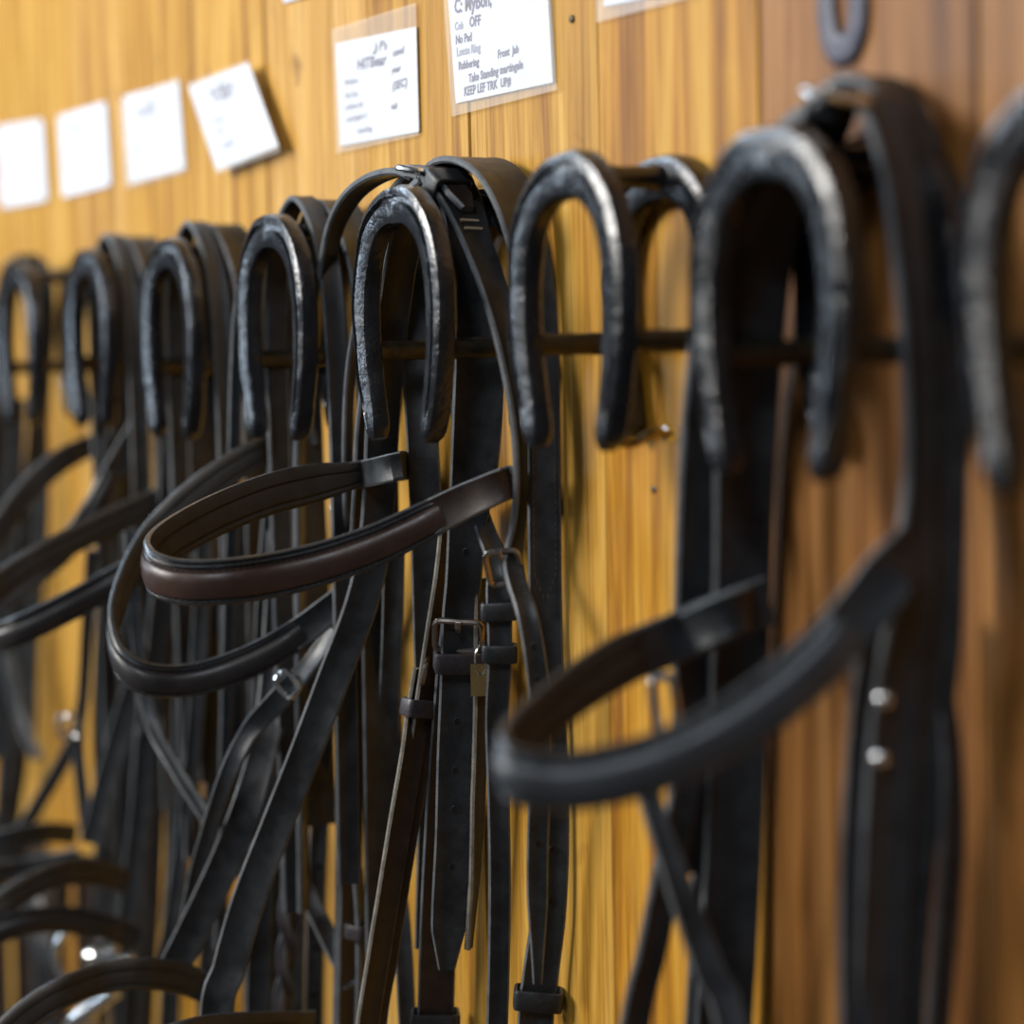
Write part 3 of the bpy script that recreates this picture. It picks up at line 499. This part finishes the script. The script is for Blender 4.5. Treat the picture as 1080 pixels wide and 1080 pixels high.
strap('cheekpiece', [(-0.4400,-0.0450,1.3520,19,80),(-0.4556,-0.0460,1.2987,20,78),(-0.4650,-0.0500,1.2314,20,74),(-0.4787,-0.0500,1.1486,19,72),(-0.4791,-0.0550,1.0532,18,70),(-0.4862,-0.0600,0.9207,18,70)], B4, LEATHER)
strap('noseband_strap', [(-0.4045,-0.0550,1.4979,9,90),(-0.4230,-0.0700,1.4799,9,86),(-0.4404,-0.0740,1.4435,9,82),(-0.4505,-0.0750,1.3985,9,80),(-0.4586,-0.0750,1.3461,9,80),(-0.4771,-0.0720,1.2855,9,80),(-0.4976,-0.0700,1.1958,9,80),(-0.5150,-0.0700,1.0830,9,80),(-0.5323,-0.0700,0.9740,9,80)], B4, LEATHER_SLATE)
s, o = strap('throatlash', [(-0.3402,-0.0550,1.2282,14,20),(-0.3471,-0.0660,1.2097,14,30),(-0.3498,-0.0800,1.1944,15,40),(-0.3624,-0.0900,1.1787,15,45),(-0.3754,-0.1000,1.1628,14,45),(-0.3784,-0.1100,1.1458,13,45),(-0.3897,-0.1150,1.1255,12,45),(-0.4198,-0.1150,1.0907,12,50),(-0.4538,-0.1150,1.0459,12,55),(-0.4822,-0.1150,0.9926,12,55)], B4, LEATHER_SLATE)
buckle(s.at(.16)[0], s.at(.16)[1], s.at(.16)[2], V((.6, -.5, .6)).normalized(), .016, .012, o, STEEL, .002, .002, False, .004)
strap('cheekpiece', [(-0.4520,-0.0450,1.2855,19,78),(-0.4518,-0.0500,1.2193,19,74),(-0.4308,-0.0660,1.1568,20,68),(-0.4087,-0.0900,1.1105,21,64),(-0.4196,-0.1050,1.0660,22,62),(-0.4343,-0.1200,1.0257,22,60),(-0.4497,-0.1320,0.9922,22,58)], B4, LEATHER)
strap('cheekpiece', [(-0.5918,-0.0500,1.2775,13,62),(-0.6061,-0.0500,1.2113,13,62),(-0.6124,-0.0550,1.1305,13,62),(-0.6269,-0.0600,1.0548,13,62),(-0.6370,-0.0680,0.9866,13,62),(-0.6497,-0.0750,0.9244,13,62)], B4, LEATHER_SLATE)
s, o = strap('cheekpiece', [(-0.5350,-0.0350,1.2940,16,62),(-0.5418,-0.0380,1.2094,17,62),(-0.5411,-0.0450,1.1394,17,62),(-0.5416,-0.0550,1.0766,15,62),(-0.5471,-0.0600,1.0192,13,62)], B4, LEATHER_SLATE)
holes(s, (.4, .5, .6, .7, .8), o, .0036, .0018, 1); holes(s, (.4, .5, .6, .7, .8), o, .0036, .0018, -1)
strap('rein', [(-0.5542,-0.1200,1.2836,10,62),(-0.5514,-0.1200,1.2287,10,62),(-0.5403,-0.1150,1.1499,10,62),(-0.5005,-0.1100,1.1162,10,62),(-0.4685,-0.1000,1.0866,10,62),(-0.4385,-0.0900,1.0524,10,62)], B4, LEATHER_SLATE)
strap('rein', [(-0.4693,-0.0300,1.3106,12,62),(-0.4810,-0.0300,1.2012,12,62),(-0.4956,-0.0300,1.1026,12,62),(-0.5095,-0.0300,1.0158,13,62),(-0.5254,-0.0300,0.9050,13,62)], B4, LEATHER)
strap('rein', [(-0.6254,-0.0300,1.2301,12,62),(-0.6389,-0.0300,1.1244,13,62),(-0.6433,-0.0350,1.0186,13,62),(-0.6558,-0.0400,0.8712,13,62)], B4, LEATHER)
padded_band('noseband', [(-0.4255,-0.1100,0.9709,19,0),(-0.4292,-0.1200,0.9781,20,0),(-0.4301,-0.1370,0.9878,21,0),(-0.4235,-0.1650,0.9965,21,0),(-0.4270,-0.1920,0.9966,21,0),(-0.4198,-0.2200,0.9933,21,0),(-0.4224,-0.2430,0.9819,21,0),(-0.4235,-0.2620,0.9659,21,0),(-0.4147,-0.2680,0.9507,21,0),(-0.3842,-0.2550,0.9448,21,0),(-0.3784,-0.2200,0.9370,21,0),(-0.3657,-0.1800,0.9365,21,0)], B4, .05, .97, PAD_BLACK, LINING, LEATHER, None, False)
ring_bit(V([(-0.7328,-0.1300,0.8687)][0]), (.75, -.5, .2), .024, B4, V([(-0.6939,-0.1000,0.9051)][0]))

for c_ in ([(-0.6768,-0.0350,1.2716,16,62),(-0.6914,-0.0350,1.1637,16,62),(-0.6981,-0.0400,1.0397,16,62),(-0.7075,-0.0450,0.9369,16,62),(-0.7153,-0.0500,0.8528,16,62)], [(-0.5895,-0.0300,1.2186,20,62),(-0.5941,-0.0300,1.1159,20,62),(-0.5731,-0.0300,1.0317,20,62),(-0.5671,-0.0300,0.9598,18,62),(-0.5689,-0.0300,0.8895,18,62)],
           [(-0.6568,-0.0220,1.1666,16,62),(-0.6670,-0.0220,1.0508,17,62),(-0.6791,-0.0220,0.9634,17,62),(-0.6932,-0.0220,0.8540,17,62)], [(-0.4568,-0.0300,1.2441,20,62),(-0.4708,-0.0300,1.1477,20,62),(-0.4816,-0.0300,1.0495,18,62),(-0.4956,-0.0300,0.9095,18,62)]):
    strap('cheekpiece', c_, B4, LEATHER)
B5 = far_bridle(5, 'blurred black bridle second left of the sharp one, browband pointing out of frame')
padded_band('browband', [(-0.6468,-0.0350,1.3119,18,0),(-0.6538,-0.0420,1.3068,18,0),(-0.6616,-0.0550,1.3004,19,0),(-0.6618,-0.0830,1.2899,21,0),(-0.6586,-0.1200,1.2760,21,0),(-0.6553,-0.1570,1.2602,21,0),(-0.6538,-0.1870,1.2436,21,0),(-0.6457,-0.2090,1.2266,21,0),(-0.6389,-0.2190,1.2124,21,0),(-0.5998,-0.2200,1.2081,21,0),(-0.5687,-0.2060,1.2143,21,0),(-0.5599,-0.1750,1.2278,21,0),(-0.5568,-0.1440,1.2423,21,0),(-0.5511,-0.1170,1.2561,21,0),(-0.5504,-0.0880,1.2710,20,0),(-0.5504,-0.0620,1.2834,19,0),(-0.5466,-0.0500,1.2886,18,0)], B5, .08, .92, PAD_BLACK, LINING, LEATHER)
strap('cheekpiece', [(-0.6422,-0.0550,1.3629,17,80),(-0.6643,-0.0550,1.2734,17,80),(-0.6901,-0.0550,1.1960,18,74),(-0.7265,-0.0550,1.1147,18,70),(-0.7391,-0.0600,1.0348,18,66),(-0.7555,-0.0650,0.9687,18,64),(-0.7683,-0.0700,0.8943,18,64)], B5, LEATHER_SLATE)
strap('cheekpiece', [(-0.7514,-0.0500,1.1581,18,62),(-0.7649,-0.0600,1.1178,20,62),(-0.7750,-0.0750,1.0621,20,60),(-0.7800,-0.0900,1.0071,20,60)], B5, LEATHER)
strap('noseband_strap', [(-0.7486,-0.0900,1.2549,10,62),(-0.7756,-0.0880,1.1901,10,62),(-0.7997,-0.0860,1.1316,10,62),(-0.8143,-0.0880,1.0896,11,62),(-0.8149,-0.0860,1.0487,11,62),(-0.8167,-0.0820,1.0072,11,62)], B5, LEATHER_SLATE)
buckle(V([(-0.7997,-0.1000,1.1042)][0]), V((.1, 0, -1)), V((.5, .85, 0)), V((.8, -.5, 0)), .016, .018, B5, STEEL, .002, .002, True, 0)
strap('rein', [(-0.7060,-0.0300,1.2542,14,62),(-0.7480,-0.0300,1.1568,15,62),(-0.7821,-0.0300,1.0559,15,62),(-0.8073,-0.0300,0.9530,15,62),(-0.8414,-0.0300,0.8191,15,62)], B5, LEATHER)
strap('rein', [(-0.8332,-0.0400,1.1971,13,62),(-0.8603,-0.0400,1.0946,14,62),(-0.8772,-0.0400,0.9907,14,62),(-0.8952,-0.0450,0.8848,14,62)], B5, LEATHER)
padded_band('noseband', [(-0.7020,-0.0850,0.9889,18,0),(-0.6995,-0.0950,0.9954,20,0),(-0.6892,-0.1150,1.0048,20,0),(-0.6721,-0.1450,1.0115,20,0),(-0.6669,-0.1720,1.0066,20,0),(-0.6655,-0.1970,0.9949,20,0),(-0.6747,-0.2170,0.9788,20,0),(-0.6732,-0.2220,0.9711,20,0),(-0.6656,-0.2050,0.9747,20,0),(-0.6604,-0.1770,0.9806,20,0),(-0.6620,-0.1470,0.9774,20,0),(-0.6626,-0.1170,0.9670,20,0),(-0.6644,-0.0900,0.9535,20,0)], B5, .05, .96, PAD_BLACK, LINING, LEATHER, None, False)
ring_bit(V([(-0.7063,-0.1200,0.9344)][0]), (.8, -.45, .1), .024, B5, V([(-0.6785,-0.0900,0.9311)][0]))

for c_ in ([(-0.8593,-0.0350,1.2937,20,62),(-0.8870,-0.0350,1.1412,20,62),(-0.9138,-0.0350,1.0005,20,62),(-0.9231,-0.0400,0.8775,20,62),(-0.9446,-0.0400,0.7882,20,62)], [(-0.7799,-0.0450,1.2660,17,70),(-0.7987,-0.0450,1.1361,17,66),(-0.8059,-0.0500,1.0216,18,62),(-0.8292,-0.0500,0.9011,18,62),(-0.8436,-0.0500,0.8176,18,62)],
           [(-0.7458,-0.0400,1.2677,20,66),(-0.7620,-0.0400,1.1560,20,66),(-0.7793,-0.0450,1.0338,20,62),(-0.7905,-0.0500,0.9266,20,62),(-0.8113,-0.0500,0.8265,20,62)], [(-0.7521,-0.0220,1.1556,16,62),(-0.7647,-0.0220,1.0256,16,62),(-0.7858,-0.0220,0.9071,16,62),(-0.8038,-0.0220,0.8238,16,62)]):
    strap('cheekpiece', c_, B5, LEATHER)
strap('rein', [(-1.1291,-0.0500,0.8973,20,62),(-1.0897,-0.0500,0.8398,20,62),(-1.0745,-0.0500,0.7544,20,62)], B5, LEATHER); strap('rein', [(-1.0439,-0.0400,0.9136,16,62),(-1.0653,-0.0400,0.8440,16,62),(-1.0636,-0.0400,0.7557,16,62)], B5, LEATHER_BROWN)
B6 = far_bridle(6, 'blurred black bridle on the second rack from the left edge', .46)
padded_band('browband', [(-0.8643,-0.0300,1.3412,18,0),(-0.8634,-0.0440,1.3376,18,0),(-0.8582,-0.0660,1.3312,20,0),(-0.8548,-0.0890,1.3192,21,0),(-0.8538,-0.1130,1.2985,21,0),(-0.8505,-0.1360,1.2709,21,0),(-0.8478,-0.1570,1.2427,21,0),(-0.8441,-0.1730,1.2217,21,0),(-0.8325,-0.1780,1.2073,21,0),(-0.8035,-0.1680,1.2092,21,0),(-0.7628,-0.1470,1.2283,20,0),(-0.7296,-0.1230,1.2552,20,0),(-0.7307,-0.0960,1.2847,20,0),(-0.7296,-0.0780,1.3152,19,0),(-0.7299,-0.0620,1.3406,18,0),(-0.7288,-0.0540,1.3526,18,0)], B6, .08, .92, PAD_BLACK, LINING, LEATHER)
strap('rein', [(-0.8686,-0.0700,1.0881,13,62),(-0.8914,-0.0850,1.0485,13,60),(-0.9216,-0.1000,1.0086,13,60),(-0.9539,-0.1150,0.9684,13,60)], B6, LEATHER)
strap('cheekpiece', [(-0.8118,-0.0500,1.3446,16,76),(-0.8314,-0.0500,1.2632,16,76),(-0.8588,-0.0500,1.1624,15,72),(-0.8740,-0.0500,1.0769,15,70),(-0.8690,-0.0500,0.9766,15,66)], B6, LEATHER)
strap('noseband', [(-0.8915,-0.0700,0.9917,18,0),(-0.8749,-0.1000,1.0002,18,0),(-0.8684,-0.1350,1.0009,18,0),(-0.8806,-0.1650,0.9891,18,0),(-0.8879,-0.1800,0.9748,18,0),(-0.8708,-0.1600,0.9723,18,0),(-0.8666,-0.1200,0.9736,18,0),(-0.8314,-0.0850,0.9843,18,0)], B6, LEATHER, upright=True)

B7 = bridle(7, 'dark bridle straps hanging at the left edge of the photo')
for ctrl in ([(-1.0644,-0.0450,1.5093,22,91),(-1.1194,-0.0450,1.4986,24,91),(-1.1611,-0.0450,1.4495,24,88),(-1.1817,-0.0450,1.3558,22,84),(-1.1910,-0.0500,1.2608,22,80),(-1.2034,-0.0550,1.1452,22,76),(-1.2194,-0.0600,1.0076,20,74)],
             [(-1.0957,-0.0400,1.5092,22,91),(-1.0585,-0.0380,1.4984,22,91),(-1.0520,-0.0360,1.4554,22,88),(-1.0754,-0.0360,1.3750,20,80),(-1.1068,-0.0380,1.2830,20,74),(-1.1561,-0.0400,1.1677,20,72),(-1.1649,-0.0400,1.0523,18,70),(-1.2330,-0.0400,0.9242,18,70)],
             [(-1.0977,-0.0500,1.3752,14,70),(-1.1364,-0.0500,1.2450,14,70),(-1.1767,-0.0500,1.1092,14,66),(-1.2141,-0.0500,0.9486,14,66),(-1.2501,-0.0500,0.8021,14,66)]):
    strap('cheekpiece', ctrl, B7, LEATHER)
strap('cheekpiece', [(-1.1596,-0.0400,1.2431,22,62),(-1.1855,-0.0400,1.1073,22,62),(-1.2127,-0.0450,0.9875,22,62),(-1.2489,-0.0500,0.8625,22,62)], B7, LEATHER)
strap('cheekpiece', [(-1.1084,-0.0300,1.4844,20,80),(-1.1032,-0.0300,1.3747,18,66),(-1.0974,-0.0320,1.2647,15,62),(-1.1378,-0.0350,1.1313,14,62),(-1.1464,-0.0400,1.0359,14,62)], B7, LEATHER_SLATE)
for c_ in ([(-1.2998,-0.0400,0.9321,20,62),(-1.2944,-0.0400,0.8106,20,62),(-1.2962,-0.0400,0.6919,20,62)], [(-1.2335,-0.0300,0.9228,20,62),(-1.2327,-0.0300,0.8232,20,62),(-1.2416,-0.0300,0.7052,20,62)], [(-1.1916,-0.0220,0.9199,20,62),(-1.1822,-0.0220,0.8335,20,62),(-1.2047,-0.0220,0.7139,20,62)], [(-1.0326,-0.0220,0.9410,18,62),(-1.0376,-0.0220,0.8479,18,62),(-1.0420,-0.0220,0.7585,18,62)]):
    strap('rein', c_, B7, LEATHER_BROWN)
strap('rein', [(-1.1372,-0.0600,1.1240,11,62),(-1.1161,-0.0550,1.0606,11,62),(-1.0780,-0.0500,1.0285,11,62)], B7, LEATHER_SLATE)

# ------------------------------------------------------------------ name cards in plastic sleeves
def text_mesh(body, shear=.15):
    cu = bpy.data.curves.new('t', 'FONT'); cu.body = body; cu.shear = shear; cu.size = 1; cu.offset = .028; cu.resolution_u = 2
    o = bpy.data.objects.new('t', cu); COL.objects.link(o)
    dg = bpy.context.evaluated_depsgraph_get(); dg.update(); me = bpy.data.meshes.new_from_object(o.evaluated_get(dg))
    vs = [v.co.copy() for v in me.vertices]; fs = [tuple(p.vertices) for p in me.polygons]
    bpy.data.objects.remove(o); bpy.data.curves.remove(cu); bpy.data.meshes.remove(me); return vs, fs
def card(paper, sleeve, label, lines=(), off=.0):
    """paper, sleeve: corners top-left, top-right, bottom-right, bottom-left; lines: (u, v, size, slope, text, faded) in card fractions from the top left"""
    Q = [V(q) for q in paper]; c = sum(Q, V()) / 4
    root = thing('name_card', V((c.x, WALL_Y, c.z)), label, 'name card', 'name cards pinned above the racks')
    def slab(quad, y0, y1, n=6):
        mb = MB(); a, b2, c2, d2 = quad
        rings = []
        for i in range(n + 1):
            f = i / n; p = a.lerp(b2, f); q = d2.lerp(c2, f)
            rings.append([V((p.x, y0, p.z)), V((p.x, y1, p.z)), V((q.x, y1, q.z)), V((q.x, y0, q.z))])
        mb.sweep(rings, [0]); return mb
    yb = WALL_Y - .0016 - off
    pm = slab(Q, yb, yb - .0007); po = pm.build('paper', PAPER, root, smooth=False)
    if lines:
        for faded in (0, 1):
            mb = MB()
            for (u, v, sz, sl, tx, fd) in lines:
                if fd != faded: continue
                vs, fs = text_mesh(tx); out = []
                for q in vs:
                    s_, t_ = u + q.x * sz * .72, v - q.y * sz + sl * q.x * sz * .72
                    t1 = Q[0].lerp(Q[1], s_); t2 = Q[3].lerp(Q[2], s_); w_ = t1.lerp(t2, t_); out.append(V((w_.x, yb - .0010, w_.z)))
                mb.add(out, fs)
            if mb.v: mb.build('handwriting', INK_PALE if faded else INK, root, smooth=False)
    if sleeve:
        q = [V(k) for k in sleeve]; slab(q, yb - .0013, yb - .0017).build('plastic_sleeve', PLASTIC, root, smooth=False)
    mb = MB(); top = (Q[0] + Q[1]) / 2; pc = V((top.x, 0, top.z)) + (Q[3] - Q[0]).normalized() * .008
    # drawing pin through the top edge, off the frame on the cards cut by it
    mb.sweep([[V((pc.x, yb - .0012 - y, pc.z)) + V((math.cos(a), 0, math.sin(a))) * r for a in [k * math.pi / 4 for k in range(8)]] for y, r in ((0, .004), (.001, .004), (.0018, .002))], [0])
    mb.build('pin', PAPER, root)
    return root
card([(-1.2876,-0.0105,1.6546),(-1.1202,-0.0105,1.6441),(-1.1139,-0.0105,1.5661),(-1.2809,-0.0105,1.5710)], None, 'white name card at the left edge of the wall, leftmost of all',
     [(.3, .25, .12, -.0, 'BEN', 1), (.12, .45, .08, 0, 'no pad', 1), (.12, .6, .08, 0, 'snaffle', 1)])
card([(-1.0660,-0.0105,1.6409),(-0.9196,-0.0105,1.6380),(-0.9142,-0.0105,1.5642),(-1.0600,-0.0105,1.5646)], None, 'small white name card, second from the left edge',
     [(.25, .25, .12, 0, 'MILO', 1), (.12, .48, .08, 0, 'pelham', 1), (.12, .64, .08, 0, 'full pad', 1)])
card([(-0.8689,-0.0105,1.6362),(-0.7275,-0.0105,1.6324),(-0.7184,-0.0105,1.5609),(-0.8613,-0.0105,1.5606)], [(-0.8798,-0.0105,1.6326),(-0.7228,-0.0105,1.6348),(-0.7120,-0.0105,1.5580),(-0.8695,-0.0105,1.5572)], 'upright white name card just left of the tilted card',
     [(.24, .29, .17, 0, 'ROSIE', 1), (.12, .5, .08, 0, 'no pad', 1), (.12, .66, .08, 0, 'eggbutt', 1)])
card([(-0.6794,-0.0200,1.6215),(-0.5505,-0.0200,1.6229),(-0.4966,-0.0200,1.5570),(-0.6221,-0.0200,1.5506)], [(-0.6792,-0.0200,1.6237),(-0.5484,-0.0200,1.6247),(-0.4915,-0.0200,1.5525),(-0.6203,-0.0200,1.5476)], 'white name card hanging tilted away from the wall',
     [(.28, .29, .21, 0, 'TOBY', 0), (.18, .5, .07, 0, 'loose ring', 1), (.18, .62, .07, 0, 'no pad', 1), (.2, .80, .07, -.05, 'martingale', 1)], off=.009)
card([(-0.4114,-0.0105,1.6177),(-0.2859,-0.0105,1.6107),(-0.2854,-0.0105,1.5454),(-0.4080,-0.0105,1.5485)], [(-0.4155,-0.0105,1.6278),(-0.2837,-0.0105,1.6251),(-0.2842,-0.0105,1.5429),(-0.4131,-0.0105,1.5439)], 'white name card in a clear sleeve between the tilted card and the large card',
     [(.56, .15, .12, .10, "P's", 0), (.27, .30, .15, 0, 'HiTBear', 0), (.72, .24, .10, -.1, 'used', 0), (.70, .40, .09, -.1, 'year', 0), (.70, .56, .11, -.1, '(SEC)', 0),
      (.10, .42, .075, 0, 'Medium', 1), (.10, .55, .075, 0, 'No Pad', 1), (.10, .66, .075, 0, 'pelham bit', 1), (.10, .78, .075, -.03, 'martingale C', 1), (.68, .74, .08, 0, 'tail', 0), (.24, .91, .08, 0, 'standing', 1)])
card([(-0.2439,-0.0105,1.6501),(-0.1199,-0.0105,1.6407),(-0.1137,-0.0105,1.5547),(-0.2333,-0.0105,1.5570)], [(-0.2488,-0.0105,1.6544),(-0.1155,-0.0105,1.6440),(-0.1075,-0.0105,1.5498),(-0.2375,-0.0105,1.5495)], 'large white handwritten name card in a clear sleeve at the top centre',
     [(.06, .42, .13, 0, 'C: MyBon,', 0), (.05, .53, .075, 0, 'Cob', 1), (.21, .53, .095, 0, 'OFF', 0), (.05, .62, .08, 0, 'No Pad', 0), (.05, .70, .08, 0, 'Loose Ring', 1), (.06, .79, .075, -.01, 'Rubbering', 0), (.48, .77, .075, -.04, 'Front  Jab', 0),
      (.16, .885, .078, -.03, 'Take Standing martingale', 0), (.10, .965, .082, -.01, 'KEEP LEF TRK  UP#', 0)])
card([(-0.0611,-0.0105,1.6317),(0.0394,-0.0105,1.6239),(0.0434,-0.0105,1.5823),(-0.0567,-0.0105,1.5876)], [(-0.0650,-0.0105,1.6344),(0.0429,-0.0105,1.6259),(0.0466,-0.0105,1.5785),(-0.0630,-0.0105,1.5801)], 'name card sleeve cut off by the top edge, right of the large card', [(.3, .4, .2, 0, 'JET', 0)])
card([(-0.5053,-0.0105,1.7030),(-0.4303,-0.0105,1.6971),(-0.4234,-0.0105,1.6551),(-0.5015,-0.0105,1.6590)], None, 'sliver of a white card at the top edge above the tilted card', [(.3, .4, .2, 0, 'SAM', 1)])

# ------------------------------------------------------------------ small things on the wall
c = V([(0.1511,-0.0105,1.5320)][0])
root = thing('wall_horseshoe', V((c.x, WALL_Y, c.z)), 'small slate-grey horseshoe fixed toe down on the wall above the nearest bridle', 'horseshoe')
horseshoe('horseshoe_body', V((c.x, WALL_Y - .0022, c.z)), .235, .34, .004, root, SHOE_SLATE, flip=-1, groove=False, seed=31, web=.62)
# curled brass hook screwed to the wall below the empty rack
pts = [V(q) for q in [(-0.0004,-0.0100,1.3602),(0.0104,-0.0180,1.3607),(0.0194,-0.0260,1.3621),(0.0232,-0.0340,1.3629),(0.0231,-0.0390,1.3612),(0.0214,-0.0430,1.3584),(0.0204,-0.0480,1.3577),(0.0207,-0.0520,1.3597),(0.0223,-0.0540,1.3636),(0.0251,-0.0540,1.3669)]]
root = thing('brass_hook', pts[0], 'small curled brass hook with a bright end below the empty rack', 'hook')
mb = MB(); q, _ = resample([tuple(p) for p in pts], .002); mb.tube([V(k) for k in q], .0027, 8); mb.build('hook_wire', HOOKM, root)
mb = MB(); c = V([(0.0135,-0.0200,1.3613)][0]); mb.sweep([[c + V((.0, -y, 0)) + V((math.cos(a), 0, math.sin(a))) * r for a in [k * math.pi / 6 for k in range(12)]] for y, r in ((-.010, .0042), (0, .0046), (.002, .0040), (.0032, .002))], [0]); mb.build('collar', STEEL, root)
# nails left in the boards
for i, q in enumerate([(-0.0169,-0.0095,1.3314),(-0.0940,-0.0095,1.5868)]):
    c = V(q); mb = MB(); mb.sweep([[c + V((0, -y, 0)) + V((math.cos(a), 0, math.sin(a))) * r for a in [k * math.pi / 5 for k in range(10)]] for y, r in ((-.002, .0022), (.0006, .0022), (.001, .0012))], [0])
    o = mb.build('nail', ROD); o['label'] = ('dark nail head in the board below the brass hook', 'dark nail head in the board beside the large card')[i]; o['category'] = 'nail'
